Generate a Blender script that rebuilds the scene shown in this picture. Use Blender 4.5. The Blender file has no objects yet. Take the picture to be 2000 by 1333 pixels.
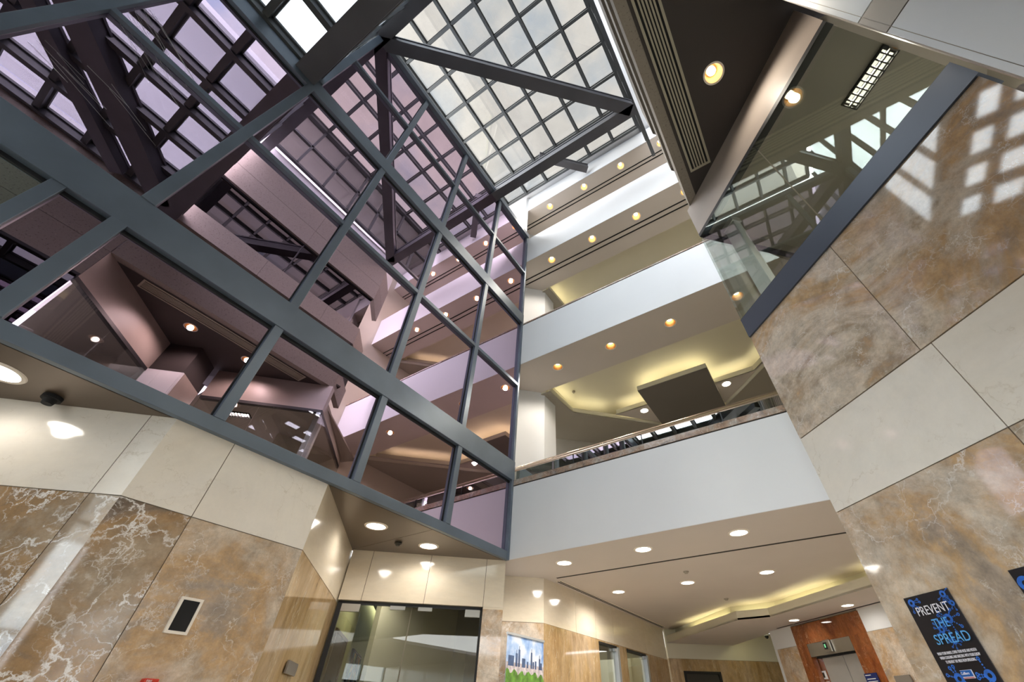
import bpy, bmesh, math, random
from mathutils import Vector, Matrix
from mathutils.geometry import tessellate_polygon
random.seed(7)
C = bpy.context.scene
COL = C.collection
S = 4.2          # metres per plan unit
H = 1.2          # eye height of the camera above the floor
R2 = math.sqrt(.5)
PI = math.pi
def P(x, y, z): return Vector((x*S, y*S, z*S + H))
FL = -H/S        # floor level in plan units

# ------------------------------------------------------------ camera
cd = bpy.data.cameras.new('camera')
cam = bpy.data.objects.new('camera', cd)
COL.objects.link(cam)
cam.matrix_world = (Matrix.Translation(P(0, 0, 0)) @ Matrix.Rotation(math.radians(-148.13829+180), 4, 'Z')
                    @ Matrix.Rotation(math.radians(90+43.11339), 4, 'X') @ Matrix.Rotation(math.radians(.23896), 4, 'Z'))
cd.sensor_width = 36
cd.lens = 780.868/2000*36
cd.shift_x = -(1063.908-1000)/2000
cd.shift_y = (681.36-666.5)/2000
cd.clip_start = .02
cd.clip_end = 500
C.camera = cam

# ------------------------------------------------------------ colour management, world, sun
C.view_settings.view_transform = 'Standard'
C.view_settings.look = 'None'
C.view_settings.gamma = 1
C.view_settings.exposure = 0.75
C.cycles.max_bounces = 9
C.cycles.diffuse_bounces = 4
C.cycles.glossy_bounces = 5
C.cycles.transparent_max_bounces = 16
C.cycles.transmission_bounces = 4
C.cycles.sample_clamp_indirect = 6
C.cycles.caustics_reflective = False
C.cycles.caustics_refractive = False
C.cycles.use_denoising = True

w = bpy.data.worlds.new('cloudy_sky')
C.world = w
w.use_nodes = True
nt = w.node_tree
nt.nodes.clear()
def N(nt, typ, **kw):
    n = nt.nodes.new(typ)
    for k, v in kw.items():
        if k.startswith('i_'):
            n.inputs[k[2:].replace('_', ' ')].default_value = v
        else:
            setattr(n, k, v)
    return n
def ramp(nt, stops, interp='LINEAR'):
    n = nt.nodes.new('ShaderNodeValToRGB')
    n.color_ramp.interpolation = interp
    e = n.color_ramp.elements
    while len(e) > 1: e.remove(e[-1])
    e[0].position, e[0].color = stops[0][0], (*stops[0][1], 1)
    for p, c in stops[1:]:
        x = e.new(p); x.color = (*c, 1)
    return n
tc = N(nt, 'ShaderNodeTexCoord')
nz = N(nt, 'ShaderNodeTexNoise', i_Scale=3.2, i_Detail=7, i_Roughness=.58)
nt.links.new(tc.outputs['Generated'], nz.inputs['Vector'])
rp = ramp(nt, [(.34, (.45, .60, .86)), (.44, (.74, .82, .93)), (.53, (.97, .98, 1.0)), (.62, (.86, .87, .90))])
nt.links.new(nz.outputs['Fac'], rp.inputs['Fac'])
bg = N(nt, 'ShaderNodeBackground', i_Strength=2.9)
nt.links.new(rp.outputs['Color'], bg.inputs['Color'])
# the hazy sky is brighter around the veiled sun
dp = N(nt, 'ShaderNodeVectorMath', operation='DOT_PRODUCT'); dp.inputs[1].default_value = (-.34, -.75, .56)
nt.links.new(tc.outputs['Generated'], dp.inputs[0])
mr = N(nt, 'ShaderNodeMapRange', interpolation_type='SMOOTHSTEP')
mr.inputs['From Min'].default_value = .62; mr.inputs['From Max'].default_value = 1.0
mr.inputs['To Min'].default_value = 2.9; mr.inputs['To Max'].default_value = 13.0
nt.links.new(dp.outputs['Value'], mr.inputs['Value']); nt.links.new(mr.outputs[0], bg.inputs['Strength'])
wo = N(nt, 'ShaderNodeOutputWorld')
nt.links.new(bg.outputs[0], wo.inputs[0])

sl = bpy.data.lights.new('sun', 'SUN')
sl.energy = 8.0
sl.angle = math.radians(70)
sl.color = (1.0, .98, .95)
sun = bpy.data.objects.new('sun', sl)
COL.objects.link(sun)
sun.rotation_euler = Vector((.45, 1, -.75)).to_track_quat('-Z', 'Y').to_euler()

# ------------------------------------------------------------ materials
def lin(h):
    h = h.lstrip('#')
    o = []
    for i in (0, 2, 4):
        c = int(h[i:i+2], 16)/255
        o.append(c/12.92 if c <= .04045 else ((c+.055)/1.055)**2.4)
    return tuple(o)
def mat(name):
    m = bpy.data.materials.new(name)
    m.use_nodes = True
    m.node_tree.nodes.clear()
    return m, m.node_tree
def fin(nt, sh):
    o = nt.nodes.new('ShaderNodeOutputMaterial')
    nt.links.new(sh, o.inputs['Surface'])
def plain(name, col, rough=.6, metal=0, spec=.5, vary=.06, scale=1.3, bump=0):
    m, nt = mat(name)
    b = N(nt, 'ShaderNodeBsdfPrincipled')
    b.inputs['Roughness'].default_value = rough
    b.inputs['Metallic'].default_value = metal
    b.inputs['Specular IOR Level'].default_value = spec
    t = N(nt, 'ShaderNodeTexCoord')
    n = N(nt, 'ShaderNodeTexNoise', i_Scale=scale, i_Detail=5)
    nt.links.new(t.outputs['Object'], n.inputs['Vector'])
    a = tuple(c*(1-vary) for c in col); z = tuple(min(1, c*(1+vary)) for c in col)
    r = ramp(nt, [(.3, a), (.7, z)])
    nt.links.new(n.outputs['Fac'], r.inputs['Fac'])
    nt.links.new(r.outputs['Color'], b.inputs['Base Color'])
    if bump:
        bp = N(nt, 'ShaderNodeBump', i_Strength=bump, i_Distance=.01)
        n2 = N(nt, 'ShaderNodeTexNoise', i_Scale=scale*30)
        nt.links.new(t.outputs['Object'], n2.inputs['Vector'])
        nt.links.new(n2.outputs['Fac'], bp.inputs['Height'])
        nt.links.new(bp.outputs[0], b.inputs['Normal'])
    fin(nt, b.outputs[0])
    return m
def emit(name, col, st):
    m, nt = mat(name)
    e = N(nt, 'ShaderNodeEmission', i_Strength=st)
    e.inputs['Color'].default_value = (*col, 1)
    fin(nt, e.outputs[0])
    return m
def speckle(name, base, dark, light):
    m, nt = mat(name)
    b = N(nt, 'ShaderNodeBsdfPrincipled', i_Roughness=.75)
    t = N(nt, 'ShaderNodeTexCoord')
    n = N(nt, 'ShaderNodeTexNoise', i_Scale=38, i_Detail=4, i_Roughness=.7)
    nt.links.new(t.outputs['Object'], n.inputs['Vector'])
    r = ramp(nt, [(.34, dark), (.42, base), (.62, base), (.72, light)])
    nt.links.new(n.outputs['Fac'], r.inputs['Fac'])
    nt.links.new(r.outputs['Color'], b.inputs['Base Color'])
    fin(nt, b.outputs[0])
    return m
def marble(name, cols, vein, veinamt=.5, vscale=1.1, rough=.05, scale=.9, stretch=(1, 1, 1), spec=.9, mott=(.66, 1.26), vw=.012, vth=.46):
    m, nt = mat(name)
    L = nt.links.new
    b = N(nt, 'ShaderNodeBsdfPrincipled')
    b.inputs['Roughness'].default_value = rough
    b.inputs['Specular IOR Level'].default_value = spec
    t = N(nt, 'ShaderNodeTexCoord')
    at = N(nt, 'ShaderNodeAttribute', attribute_name='slab')
    mul = N(nt, 'ShaderNodeVectorMath', operation='SCALE')
    mul.inputs['Scale'].default_value = 37.0
    cx = N(nt, 'ShaderNodeCombineXYZ')
    L(at.outputs['Fac'], cx.inputs[0]); L(at.outputs['Fac'], cx.inputs[1]); L(at.outputs['Fac'], cx.inputs[2])
    L(cx.outputs[0], mul.inputs[0])
    mp = N(nt, 'ShaderNodeMapping')
    mp.inputs['Scale'].default_value = stretch
    L(t.outputs['Object'], mp.inputs[0])
    add = N(nt, 'ShaderNodeVectorMath', operation='ADD')
    L(mp.outputs[0], add.inputs[0]); L(mul.outputs[0], add.inputs[1])
    n1 = N(nt, 'ShaderNodeTexNoise', i_Scale=scale, i_Detail=14, i_Roughness=.68, i_Distortion=1.0)
    L(add.outputs[0], n1.inputs['Vector'])
    k = len(cols)
    r1 = ramp(nt, [(.30+.42*i/(k-1), c) for i, c in enumerate(cols)])
    L(n1.outputs['Fac'], r1.inputs['Fac'])
    # fine mottling
    n3 = N(nt, 'ShaderNodeTexNoise', i_Scale=scale*7, i_Detail=10, i_Roughness=.78)
    L(add.outputs[0], n3.inputs['Vector'])
    r3 = ramp(nt, [(.32, (mott[0],)*3), (.68, (mott[1], mott[1]*.99, mott[1]*.97))])
    L(n3.outputs['Fac'], r3.inputs['Fac'])
    mm = N(nt, 'ShaderNodeMix', data_type='RGBA', blend_type='MULTIPLY')
    mm.inputs['Factor'].default_value = 1
    L(r1.outputs['Color'], mm.inputs['A']); L(r3.outputs['Color'], mm.inputs['B'])
    # veins: warped voronoi cell edges, broken up by a mask
    nw = N(nt, 'ShaderNodeTexNoise', i_Scale=2.6, i_Detail=8, i_Roughness=.6)
    L(add.outputs[0], nw.inputs['Vector'])
    sc = N(nt, 'ShaderNodeVectorMath', operation='SCALE'); sc.inputs['Scale'].default_value = .75
    L(nw.outputs['Color'], sc.inputs[0])
    ad2 = N(nt, 'ShaderNodeVectorMath', operation='ADD')
    L(add.outputs[0], ad2.inputs[0]); L(sc.outputs[0], ad2.inputs[1])
    cur = mm.outputs['Result']
    for vs, wd, th, off in ((vscale, vw, vth, 0), (vscale*2.9, vw*1.7, vth+.05, 5), (vscale*6.5, vw*2.6, vth+.09, 9)):
        v = N(nt, 'ShaderNodeTexVoronoi', feature='DISTANCE_TO_EDGE', i_Scale=vs)
        L(ad2.outputs[0], v.inputs['Vector'])
        rv = ramp(nt, [(0, (1, 1, 1)), (wd, (0, 0, 0))])
        L(v.outputs['Distance'], rv.inputs['Fac'])
        nm = N(nt, 'ShaderNodeTexNoise', i_Scale=.9+off*.25, i_Detail=7, i_Roughness=.65)
        L(add.outputs[0], nm.inputs['Vector'])
        rm = ramp(nt, [(th-.03, (0, 0, 0)), (th+.10, (1, 1, 1))])
        L(nm.outputs['Fac'], rm.inputs['Fac'])
        mu = N(nt, 'ShaderNodeMath', operation='MULTIPLY')
        L(rv.outputs['Color'], mu.inputs[0]); L(rm.outputs['Color'], mu.inputs[1])
        mu2 = N(nt, 'ShaderNodeMath', operation='MULTIPLY'); mu2.inputs[1].default_value = veinamt
        L(mu.outputs[0], mu2.inputs[0])
        mx = N(nt, 'ShaderNodeMix', data_type='RGBA')
        L(mu2.outputs[0], mx.inputs['Factor']); L(cur, mx.inputs['A'])
        mx.inputs['B'].default_value = (*vein, 1)
        cur = mx.outputs['Result']
    L(cur, b.inputs['Base Color'])
    fin(nt, b.outputs[0])
    return m
def glass(name, tint, base=.05, gain=.9, gcol=(1, 1, 1), dirt=0):
    m, nt = mat(name)
    L = nt.links.new
    tr = N(nt, 'ShaderNodeBsdfTransparent'); tr.inputs[0].default_value = (*tint, 1)
    if dirt:
        t = N(nt, 'ShaderNodeTexCoord')
        n = N(nt, 'ShaderNodeTexNoise', i_Scale=.55, i_Detail=6, i_Roughness=.6)
        L(t.outputs['Object'], n.inputs['Vector'])
        r = ramp(nt, [(.3, tuple(c*(1-dirt) for c in tint)), (.7, tint)])
        L(n.outputs['Fac'], r.inputs['Fac']); L(r.outputs['Color'], tr.inputs[0])
    gl = N(nt, 'ShaderNodeBsdfGlossy', i_Roughness=.0); gl.inputs[0].default_value = (*gcol, 1)
    lw = N(nt, 'ShaderNodeLayerWeight', i_Blend=.5)
    pw = N(nt, 'ShaderNodeMath', operation='POWER'); pw.inputs[1].default_value = 3.2
    L(lw.outputs['Facing'], pw.inputs[0])
    ma = N(nt, 'ShaderNodeMath', operation='MULTIPLY_ADD'); ma.inputs[1].default_value = gain; ma.inputs[2].default_value = base
    ma.use_clamp = True
    L(pw.outputs[0], ma.inputs[0])
    mx = N(nt, 'ShaderNodeMixShader')
    L(ma.outputs[0], mx.inputs[0]); L(tr.outputs[0], mx.inputs[1]); L(gl.outputs[0], mx.inputs[2])
    fin(nt, mx.outputs[0])
    return m
def mirror(name, col, wave=.012):
    m, nt = mat(name)
    L = nt.links.new
    gl = N(nt, 'ShaderNodeBsdfGlossy', i_Roughness=.0); gl.inputs[0].default_value = (*col, 1)
    t = N(nt, 'ShaderNodeTexCoord')
    n = N(nt, 'ShaderNodeTexNoise', i_Scale=.55, i_Detail=0)
    L(t.outputs['Object'], n.inputs['Vector'])
    bp = N(nt, 'ShaderNodeBump', i_Strength=.25, i_Distance=wave)
    L(n.outputs['Fac'], bp.inputs['Height']); L(bp.outputs[0], gl.inputs['Normal'])
    fin(nt, gl.outputs[0])
    return m

M = {}
M['white'] = plain('white_paint', lin('e3e4e6'), .55, vary=.015)
M['white_panel'] = plain('white_wall_panel', lin('f2f5fa'), .3, vary=.02)
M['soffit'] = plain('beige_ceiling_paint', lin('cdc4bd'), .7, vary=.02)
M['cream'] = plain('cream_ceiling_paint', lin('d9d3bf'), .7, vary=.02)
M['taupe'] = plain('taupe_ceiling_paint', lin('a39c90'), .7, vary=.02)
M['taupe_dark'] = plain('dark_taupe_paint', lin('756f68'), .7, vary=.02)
M['frame'] = plain('blue_grey_frame_metal', lin('65717f'), .38, .3, vary=.12, scale=2)
M['frame_dark'] = plain('black_frame_gasket', lin('17181b'), .5, vary=.05)
M['steel'] = plain('charcoal_painted_steel', lin('54545a'), .5, vary=.15, scale=1.5)
M['bars'] = plain('dark_glazing_bar_metal', lin('4b4e50'), .5, .1, vary=.1)
M['spandrel'] = plain('slate_blue_metal_panel', lin('4a5361'), .35, .3, vary=.05)
M['bronze'] = plain('brown_bronze_panel', lin('6b5d50'), .34, .45, vary=.05)
M['dark_soffit'] = plain('dark_brown_soffit_paint', lin('3a3533'), .7, vary=.05)
M['bulkhead'] = plain('taupe_stone_bulkhead', lin('a89c93'), .42, 0, vary=.12, scale=1.2)
M['grille'] = plain('beige_grille_metal', lin('a9a391'), .5, vary=.03)
M['black'] = plain('matt_black', lin('0e0e10'), .8, vary=.02)
M['dark_grey'] = plain('dark_grey_paint', lin('3b3833'), .7, vary=.05)
M['grey'] = plain('grey_metal_plate', lin('8a837b'), .4, .3)
M['stainless'] = plain('brushed_stainless_steel', lin('b9b5ac'), .28, .85, vary=.06, scale=3)
M['door_steel'] = plain('dull_steel_door', lin('b5b2ae'), .3, .35, vary=.1, scale=2)
M['rail'] = plain('polished_copper_steel_rail', lin('d8c4b4'), .18, .9, vary=.03)
M['gold'] = plain('gold_reflector', lin('b98d52'), .35, .5, vary=.02)
M['ring'] = plain('white_trim_ring', lin('efe6da'), .5, vary=.01)
M['wall_green'] = plain('lime_white_wall_paint', lin('b4b584'), .7, vary=.03)
M['stone'] = speckle('speckled_precast_stone', lin('8c847a'), lin('645c53'), lin('a39b90'))
M['floor'] = marble('polished_floor_stone', [lin('bdb5aa'), lin('ccc5bb'), lin('dbd6ce')], lin('8f8474'), .2, rough=.15)
BR = [lin('94867a'), lin('af9d8b'), lin('c4a47e'), lin('c6b29c'), lin('d6c9b9'), lin('b3a18c'), lin('c59e74')]
M['marble'] = marble('brown_marble', BR, lin('efebe7'), .75, 1.1, scale=.85)
M['marble_vein'] = marble('brown_marble_heavy_veins', [lin('776a5f'), lin('8e7d6d'), lin('a98a66'), lin('a8937b'), lin('b5a48f'), lin('84756a')], lin('f4f1ee'), 1.0, 1.3, scale=.8, vw=.020, vth=.43)
M['marble_gold'] = marble('golden_brown_marble', [lin('8f7048'), lin('a88a60'), lin('b99c72'), lin('c2a888'), lin('a08460')], lin('e9dcc4'), .5, 1.6, scale=1.1, stretch=(1, 1, .35))
M['marble_red'] = marble('orange_red_marble', [lin('5a2a18'), lin('7c4224'), lin('96582f'), lin('84482a'), lin('a56f45')], lin('e2b88a'), .6, 2.4, scale=1.6, stretch=(1, 1, .6))
M['coping'] = marble('grey_brown_marble_coping', [lin('6d6a67'), lin('a88c78'), lin('aca196'), lin('8f8b86')], lin('f0ebe6'), .8, 4, scale=2.6, rough=.1)
M['beige'] = marble('cream_limestone', [lin('e4dccf'), lin('ece5da'), lin('f2ece3'), lin('e8e0d3')], lin('bfb096'), .5, .5, scale=.5, rough=.09, mott=(.95, 1.04), vw=.006)
M['beige_warm'] = marble('warm_cream_limestone', [lin('dccfb9'), lin('e1d5c0'), lin('e7ddcb')], lin('b9a483'), .2, .6, scale=.6, stretch=(1, 1, 3.5), rough=.09, mott=(.95, 1.04), vw=.006)
M['joint'] = plain('dark_joint', lin('6e6152'), .8)
M['mirror'] = mirror('rose_tinted_mirror_glass', (.74, .565, .69))
M['mirror_green'] = mirror('green_grey_mirror_glass', (.68, .74, .70))
M['dark_mirror'] = mirror('dark_window_glass', (.20, .19, .19))
M['pane_up'] = glass('cream_wired_skylight_glass', (.415, .405, .385), .03, .3, dirt=.10)
M['pane_low'] = glass('clear_skylight_glass', (.49, .51, .52), .04, .4, dirt=.06)
M['entry'] = glass('clear_entrance_glass', (.85, .88, .88), .04, .4)
M['store'] = glass('grey_green_storefront_glass', (.86, .88, .84), .09, .72, (.82, .9, .86))
M['clear'] = glass('clear_green_glass', (.93, .95, .93), .05, .6)
M['door_glass'] = glass('grey_door_glass', (.86, .87, .80), .06, .8)
M['rail_glass'] = glass('sky_reflecting_balustrade_glass', (.45, .5, .45), .55, .5)
M['lamp_warm'] = emit('warm_lamp', (1.0, .84, .60), 6)
M['lamp_white'] = emit('white_lamp', (1.0, .95, .86), 9)
M['cove'] = emit('yellow_green_cove_tube', (1.0, .93, .50), 5.0)
M['cove_warm'] = emit('warm_cove_tube', (1.0, .90, .58), 6.0)
M['tube'] = emit('fluorescent_tube', (1.0, .93, .74), 1.2)
M['pix_green'] = emit('green_indicator', (.25, .8, .35), .6)

# ------------------------------------------------------------ mesh helpers
class MB:
    def __init__(s): s.v = []; s.f = []; s.m = []; s.sl = []
    def face(s, pts, mi=0, slab=0.):
        i = len(s.v); s.v += [Vector(p) for p in pts]
        s.f.append(list(range(i, i+len(pts)))); s.m.append(mi); s.sl.append(slab)
    def prism(s, poly, z0, z1, mi=0, slab=0.):
        i = len(s.v); n = len(poly)
        a = sum(poly[k][0]*poly[(k+1) % n][1]-poly[(k+1) % n][0]*poly[k][1] for k in range(n))
        if a < 0: poly = poly[::-1]
        s.v += [P(x, y, z0) for x, y in poly] + [P(x, y, z1) for x, y in poly]
        fs = [list(range(i+n-1, i-1, -1)), list(range(i+n, i+2*n))]
        fs += [[i+k, i+(k+1) % n, i+n+(k+1) % n, i+n+k] for k in range(n)]
        s.f += fs; s.m += [mi]*len(fs); s.sl += [slab]*len(fs)
        return s
    def box(s, x0, x1, y0, y1, z0, z1, mi=0, slab=0.):
        x0, x1 = sorted((x0, x1)); y0, y1 = sorted((y0, y1))
        return s.prism([(x0, y0), (x1, y0), (x1, y1), (x0, y1)], z0, z1, mi, slab)
    def line(s, p0, p1, z0, z1, th, mi=0, slab=0., a=0, b=1):
        """slab standing on the line p0->p1 (fractions a..b), thickness th to the right of it (negative: left)"""
        d = Vector((p1[0]-p0[0], p1[1]-p0[1])); L = d.length; u = d/L; n = Vector((u.y, -u.x))*th
        q0 = Vector(p0)+d*a; q1 = Vector(p0)+d*b
        return s.prism([tuple(q0), tuple(q1), tuple(q1+n), tuple(q0+n)], z0, z1, mi, slab)
    def beam(s, a, b, w, h, mi=0):
        """bar between two plan points given with z of its underside"""
        d = Vector((b[0]-a[0], b[1]-a[1])); u = d.normalized(); n = Vector((-u.y, u.x))*w/2
        i = len(s.v)
        for (x, y, z) in (a, b):
            for sx, hz in ((-1, 0), (1, 0), (1, h), (-1, h)):
                s.v.append(P(x+n.x*sx, y+n.y*sx, z+hz))
        fs = [[i, i+1, i+2, i+3], [i+7, i+6, i+5, i+4]] + [[i+k, i+4+k, i+4+(k+1) % 4, i+(k+1) % 4] for k in range(4)]
        s.f += fs; s.m += [mi]*6; s.sl += [0.]*6
        return s
    def sheet(s, outer, holes, z, mi=0):
        loops = [[Vector((x, y, 0)) for x, y in l] for l in [outer]+holes]
        flat = [p for l in loops for p in l]
        i = len(s.v); s.v += [P(p.x, p.y, z) for p in flat]
        for t in tessellate_polygon(loops):
            s.f.append([i+k for k in t]); s.m.append(mi); s.sl.append(0.)
        return s
    def disc(s, x, y, z, r, mi=0, n=28, r2=None, z2=None):
        i = len(s.v)
        ang = [2*PI*k/n for k in range(n)]
        if r2 is None:
            s.v += [P(x+r*math.cos(a), y+r*math.sin(a), z) for a in ang]
            s.f.append(list(range(i, i+n))); s.m.append(mi); s.sl.append(0.)
        else:
            z2 = z if z2 is None else z2
            s.v += [P(x+r*math.cos(a), y+r*math.sin(a), z) for a in ang]+[P(x+r2*math.cos(a), y+r2*math.sin(a), z2) for a in ang]
            for k in range(n):
                s.f.append([i+k, i+(k+1) % n, i+n+(k+1) % n, i+n+k]); s.m.append(mi); s.sl.append(0.)
        return s
def circle(x, y, r, n=28): return [(x+r*math.cos(2*PI*k/n), y+r*math.sin(2*PI*k/n)) for k in range(n)]
def build(name, mb, mats, parent=None, normals=True, smooth=False, bevel=0):
    if not isinstance(mats, (list, tuple)): mats = [mats]
    if parent is not None:
        org = Vector(parent['_org']) if '_org' in parent else Vector((0, 0, 0))
    else:
        xs = [v.x for v in mb.v]; ys = [v.y for v in mb.v]; zs = [v.z for v in mb.v]
        org = Vector(((min(xs)+max(xs))/2, (min(ys)+max(ys))/2, min(zs)))
    me = bpy.data.meshes.new(name)
    me.from_pydata([tuple(v-org) for v in mb.v], [], mb.f)
    for m in mats: me.materials.append(m)
    at = me.attributes.new('slab', 'FLOAT', 'FACE')
    for k, p in enumerate(me.polygons):
        p.material_index = mb.m[k]; p.use_smooth = smooth
        at.data[k].value = mb.sl[k]
    o = bpy.data.objects.new(name, me)
    COL.objects.link(o)
    if parent is None:
        o.location = org; o['_org'] = tuple(org)
    else:
        o.parent = parent; o['_org'] = tuple(org)
    if bevel:
        bv = o.modifiers.new('bevel', 'BEVEL'); bv.width = bevel; bv.segments = 2; bv.limit_method = 'ANGLE'
    return o
def thing(name, label, cat, loc, group=None, kind=None):
    o = bpy.data.objects.new(name, None); COL.objects.link(o)
    o.location = P(*loc); o['_org'] = tuple(P(*loc))
    if kind: o['kind'] = kind
    if label: o['label'] = label
    if cat: o['category'] = cat
    if group: o['group'] = group
    o.empty_display_size = .1
    return o
def tag(o, label, cat, group=None):
    o['label'] = label; o['category'] = cat
    if group: o['group'] = group
    return o
def st(o): o['kind'] = 'structure'; return o
def text(name, body, parent, org, d, size, m, xs=1., align='LEFT', off=.004, sp=1.0):
    """lettering on an upright face; org in plan units, d the reading direction in plan"""
    cu = bpy.data.curves.new(name, 'FONT'); cu.body = body; cu.size = size*S; cu.align_x = align
    cu.extrude = .0008; cu.space_character = sp
    cu.materials.append(m)
    tmp = bpy.data.objects.new(name, cu); COL.objects.link(tmp)
    bpy.context.view_layer.update()
    me = bpy.data.meshes.new_from_object(tmp.evaluated_get(bpy.context.evaluated_depsgraph_get()))
    bpy.data.objects.remove(tmp)
    o = bpy.data.objects.new(name, me); COL.objects.link(o)
    t = Vector((d[0], d[1], 0)).normalized(); up = Vector((0, 0, 1)); n = t.cross(up)
    pos = P(*org)+n*off
    if parent is not None: pos = pos-Vector(parent['_org']); o.parent = parent
    o.matrix_local = Matrix.Translation(pos) @ Matrix((t, up, n)).transposed().to_4x4() @ Matrix.Diagonal((xs, 1, 1, 1))
    return o
def along(p0, p1, t): return (p0[0]+(p1[0]-p0[0])*t, p0[1]+(p1[1]-p0[1])*t)
def slabs(mb, p0, p1, rows, splits, th, gap=.0008):
    """stone slabs: rows (z0, z1, material index), vertical joints at the fractions 'splits'"""
    d = math.hypot(p1[0]-p0[0], p1[1]-p0[1]); g = gap/d
    e = [0]+list(splits)+[1]
    for z0, z1, mi in rows:
        for k in range(len(e)-1):
            mb.line(p0, p1, z0+gap, z1-gap, th, mi, random.random(), e[k]+(g if k else 0), e[k+1]-(g if k < len(e)-2 else 0))
def marble_wall(name, p0, p1, rows, splits, mats, th=.02, parent=None, back=True):
    mb = MB()
    slabs(mb, p0, p1, rows, splits, th)
    if back:
        z0 = min(r[0] for r in rows); z1 = max(r[1] for r in rows)
        u = Vector((p1[0]-p0[0], p1[1]-p0[1])).normalized(); n = Vector((u.y, -u.x))
        o = .0015*(1 if th > 0 else -1)
        mb.line((p0[0]+n.x*o, p0[1]+n.y*o), (p1[0]+n.x*o, p1[1]+n.y*o), z0, z1, th*1.1, len(mats)-1, 0, .001, .999)
    return st(build(name, mb, mats, parent))

# ------------------------------------------------------------ downlights
LK = 2.0
def spot(parent, loc, e, col, ang=150, blend=.6, size=.03):
    l = bpy.data.lights.new('bulb', 'SPOT'); l.energy = e*LK; l.color = col
    l.spot_size = math.radians(ang); l.spot_blend = blend; l.shadow_soft_size = size*S
    o = bpy.data.objects.new('bulb', l); COL.objects.link(o)
    o.parent = parent; o.location = P(*loc)-Vector(parent['_org'])
    return o
def can_light(x, y, z, label, group, e=60, r=.026):
    """recessed can: white trim ring, gold cone, glowing lamp set back in the cone"""
    t = thing('downlight', label, 'ceiling light', (x, y, z), group)
    build('trim_ring', MB().disc(x, y, z-.0012, r*1.16, 0, 32, r*.98).disc(x, y, z-.0012, r*1.16, 0, 32, r*1.16, z), M['ring'], t)
    build('reflector_cone', MB().disc(x, y, z, r, 0, 32, r*.66, z+.034).disc(x, y, z+.034, r*.66), M['gold'], t, smooth=True)
    build('lamp', MB().disc(x, y, z+.024, r*.48, 0, 24, r*.48, z+.033).disc(x, y, z+.024, r*.48), M['lamp_warm'], t)
    spot(t, (x, y, z-.004), e, (1.0, .90, .76), 160, .5, r*.5)
    return t
def flat_light(x, y, z, label, group, e=60, r=.028):
    t = thing('downlight', label, 'ceiling light', (x, y, z), group)
    build('trim_ring', MB().disc(x, y, z-.0022, r*1.15, 0, 32, r*.95).disc(x, y, z-.0022, r*1.15, 0, 32, r*1.2, z), M['ring'], t)
    build('diffuser', MB().disc(x, y, z-.0014, r*.97, 0, 32), M['lamp_white'], t)
    spot(t, (x, y, z-.004), e, (1.0, .94, .86), 165, .5, r*.6)
    return t

# ============================================================ SETTING
# ---- floor
st(build('floor', MB().prism([(-2.6, -2.4), (1.7, -2.4), (1.7, 4.2), (-2.6, 4.2)], FL-.03, FL), M['floor']))

# ---- left wall faces under the mirror-glass wall
JT, TOP = .290, .4515
marble_wall('wall_left', (-1.6, -.405), (-1, .195), [(FL, JT, 0), (JT, TOP, 1)], [.3, .945], [M['marble_vein'], M['beige'], M['joint']], th=-.02)
mb = MB()
slabs(mb, (-1, .195), (-1, .551), [(JT, TOP, 2)], [.327], -.02)
mb.line((-1, .195), (-1, .551), FL, JT-.0008, -.02, 0, .37, 0, .325)
mb.line((-1, .195), (-1, .551), FL, JT-.0008, -.02, 1, .62, .329, 1)
mb.line((-1.0015, .197), (-1.0015, .549), FL, TOP, -.02, 3)
st(build('wall_left_middle', mb, [M['marble_vein'], M['marble'], M['beige'], M['joint']]))
marble_wall('wall_left_recess', (-1, .551), (-1.45, 1.001), [(FL, JT, 0), (JT, TOP, 1)], [], [M['marble_gold'], M['beige_warm'], M['joint']], th=-.02)
# door wall (45 degrees): lintel over the glass doors and the stone pier to their right
mb = MB()
q0, q1 = (-1.39, .946), (-1, 1.336)
slabs(mb, q0, q1, [(.296, .4515, 0)], [.13, .5, .87], -.03)
slabs(mb, q0, q1, [(.20, .296, 0)], [], -.03) if False else None
mb.line(q0, q1, JT, .2965, -.03, 0, .3, .872, 1)
mb.line(q0, q1, FL, JT, -.03, 1, .77, .872, 1)
mb.line((-1.3915, .9475), (-1.0015, 1.3375), .2975, .4510, -.034, 2, 0, .004, .996)
st(build('wall_left_door', mb, [M['beige_warm'], M['marble'], M['joint']]))
mb = MB().line((-1, 1.336), (-1.13, 1.506), FL, 3.37, -.02)
st(build('wall_left_return', mb, M['white']))
# lobby: short face, long face with two glass doors, end wall
marble_wall('wall_lobby_corner', (-1.13, 1.506), (-1.01, 1.626), [(FL, JT, 0), (JT, .4515, 1)], [], [M['marble'], M['beige_warm'], M['joint']], th=-.02)
mb = MB()
a, b = (-1.01, 1.626), (-1.01, 3.10)
def fy(y): return (y-1.626)/(3.10-1.626)
slabs(mb, a, b, [(JT, .4515, 1)], [fy(1.9), fy(2.1), fy(2.303), fy(2.76)], -.02)
for y0, y1 in ((1.626, 2.12), (2.349, 2.451), (2.748, 3.10)):
    mb.line(a, b, FL, JT, -.02, 0, random.random(), fy(y0), fy(y1))
for y0, y1 in ((2.12, 2.349), (2.451, 2.748)):
    mb.line(a, b, .281, JT, -.02, 0, .4, fy(y0), fy(y1))
st(build('wall_lobby_left', mb, [M['marble_gold'], M['beige_warm'], M['joint']]))
e0, e1 = (-1.0, 3.1), (-.3, 3.8)
mb = MB()
ft = lambda x: (x+1.0)/.7
for x0, x1, zt in ((-1.0, -.94, .297), (-.757, -.3, .297)):
    mb.line(e0, e1, FL, zt, -.02, 0, random.random(), ft(x0), ft(x1))
mb.line(e0, e1, .238, .297, -.02, 0, .9, ft(-.94), ft(-.757))
mb.line(e0, e1, .298, .45, -.02, 1)
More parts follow.
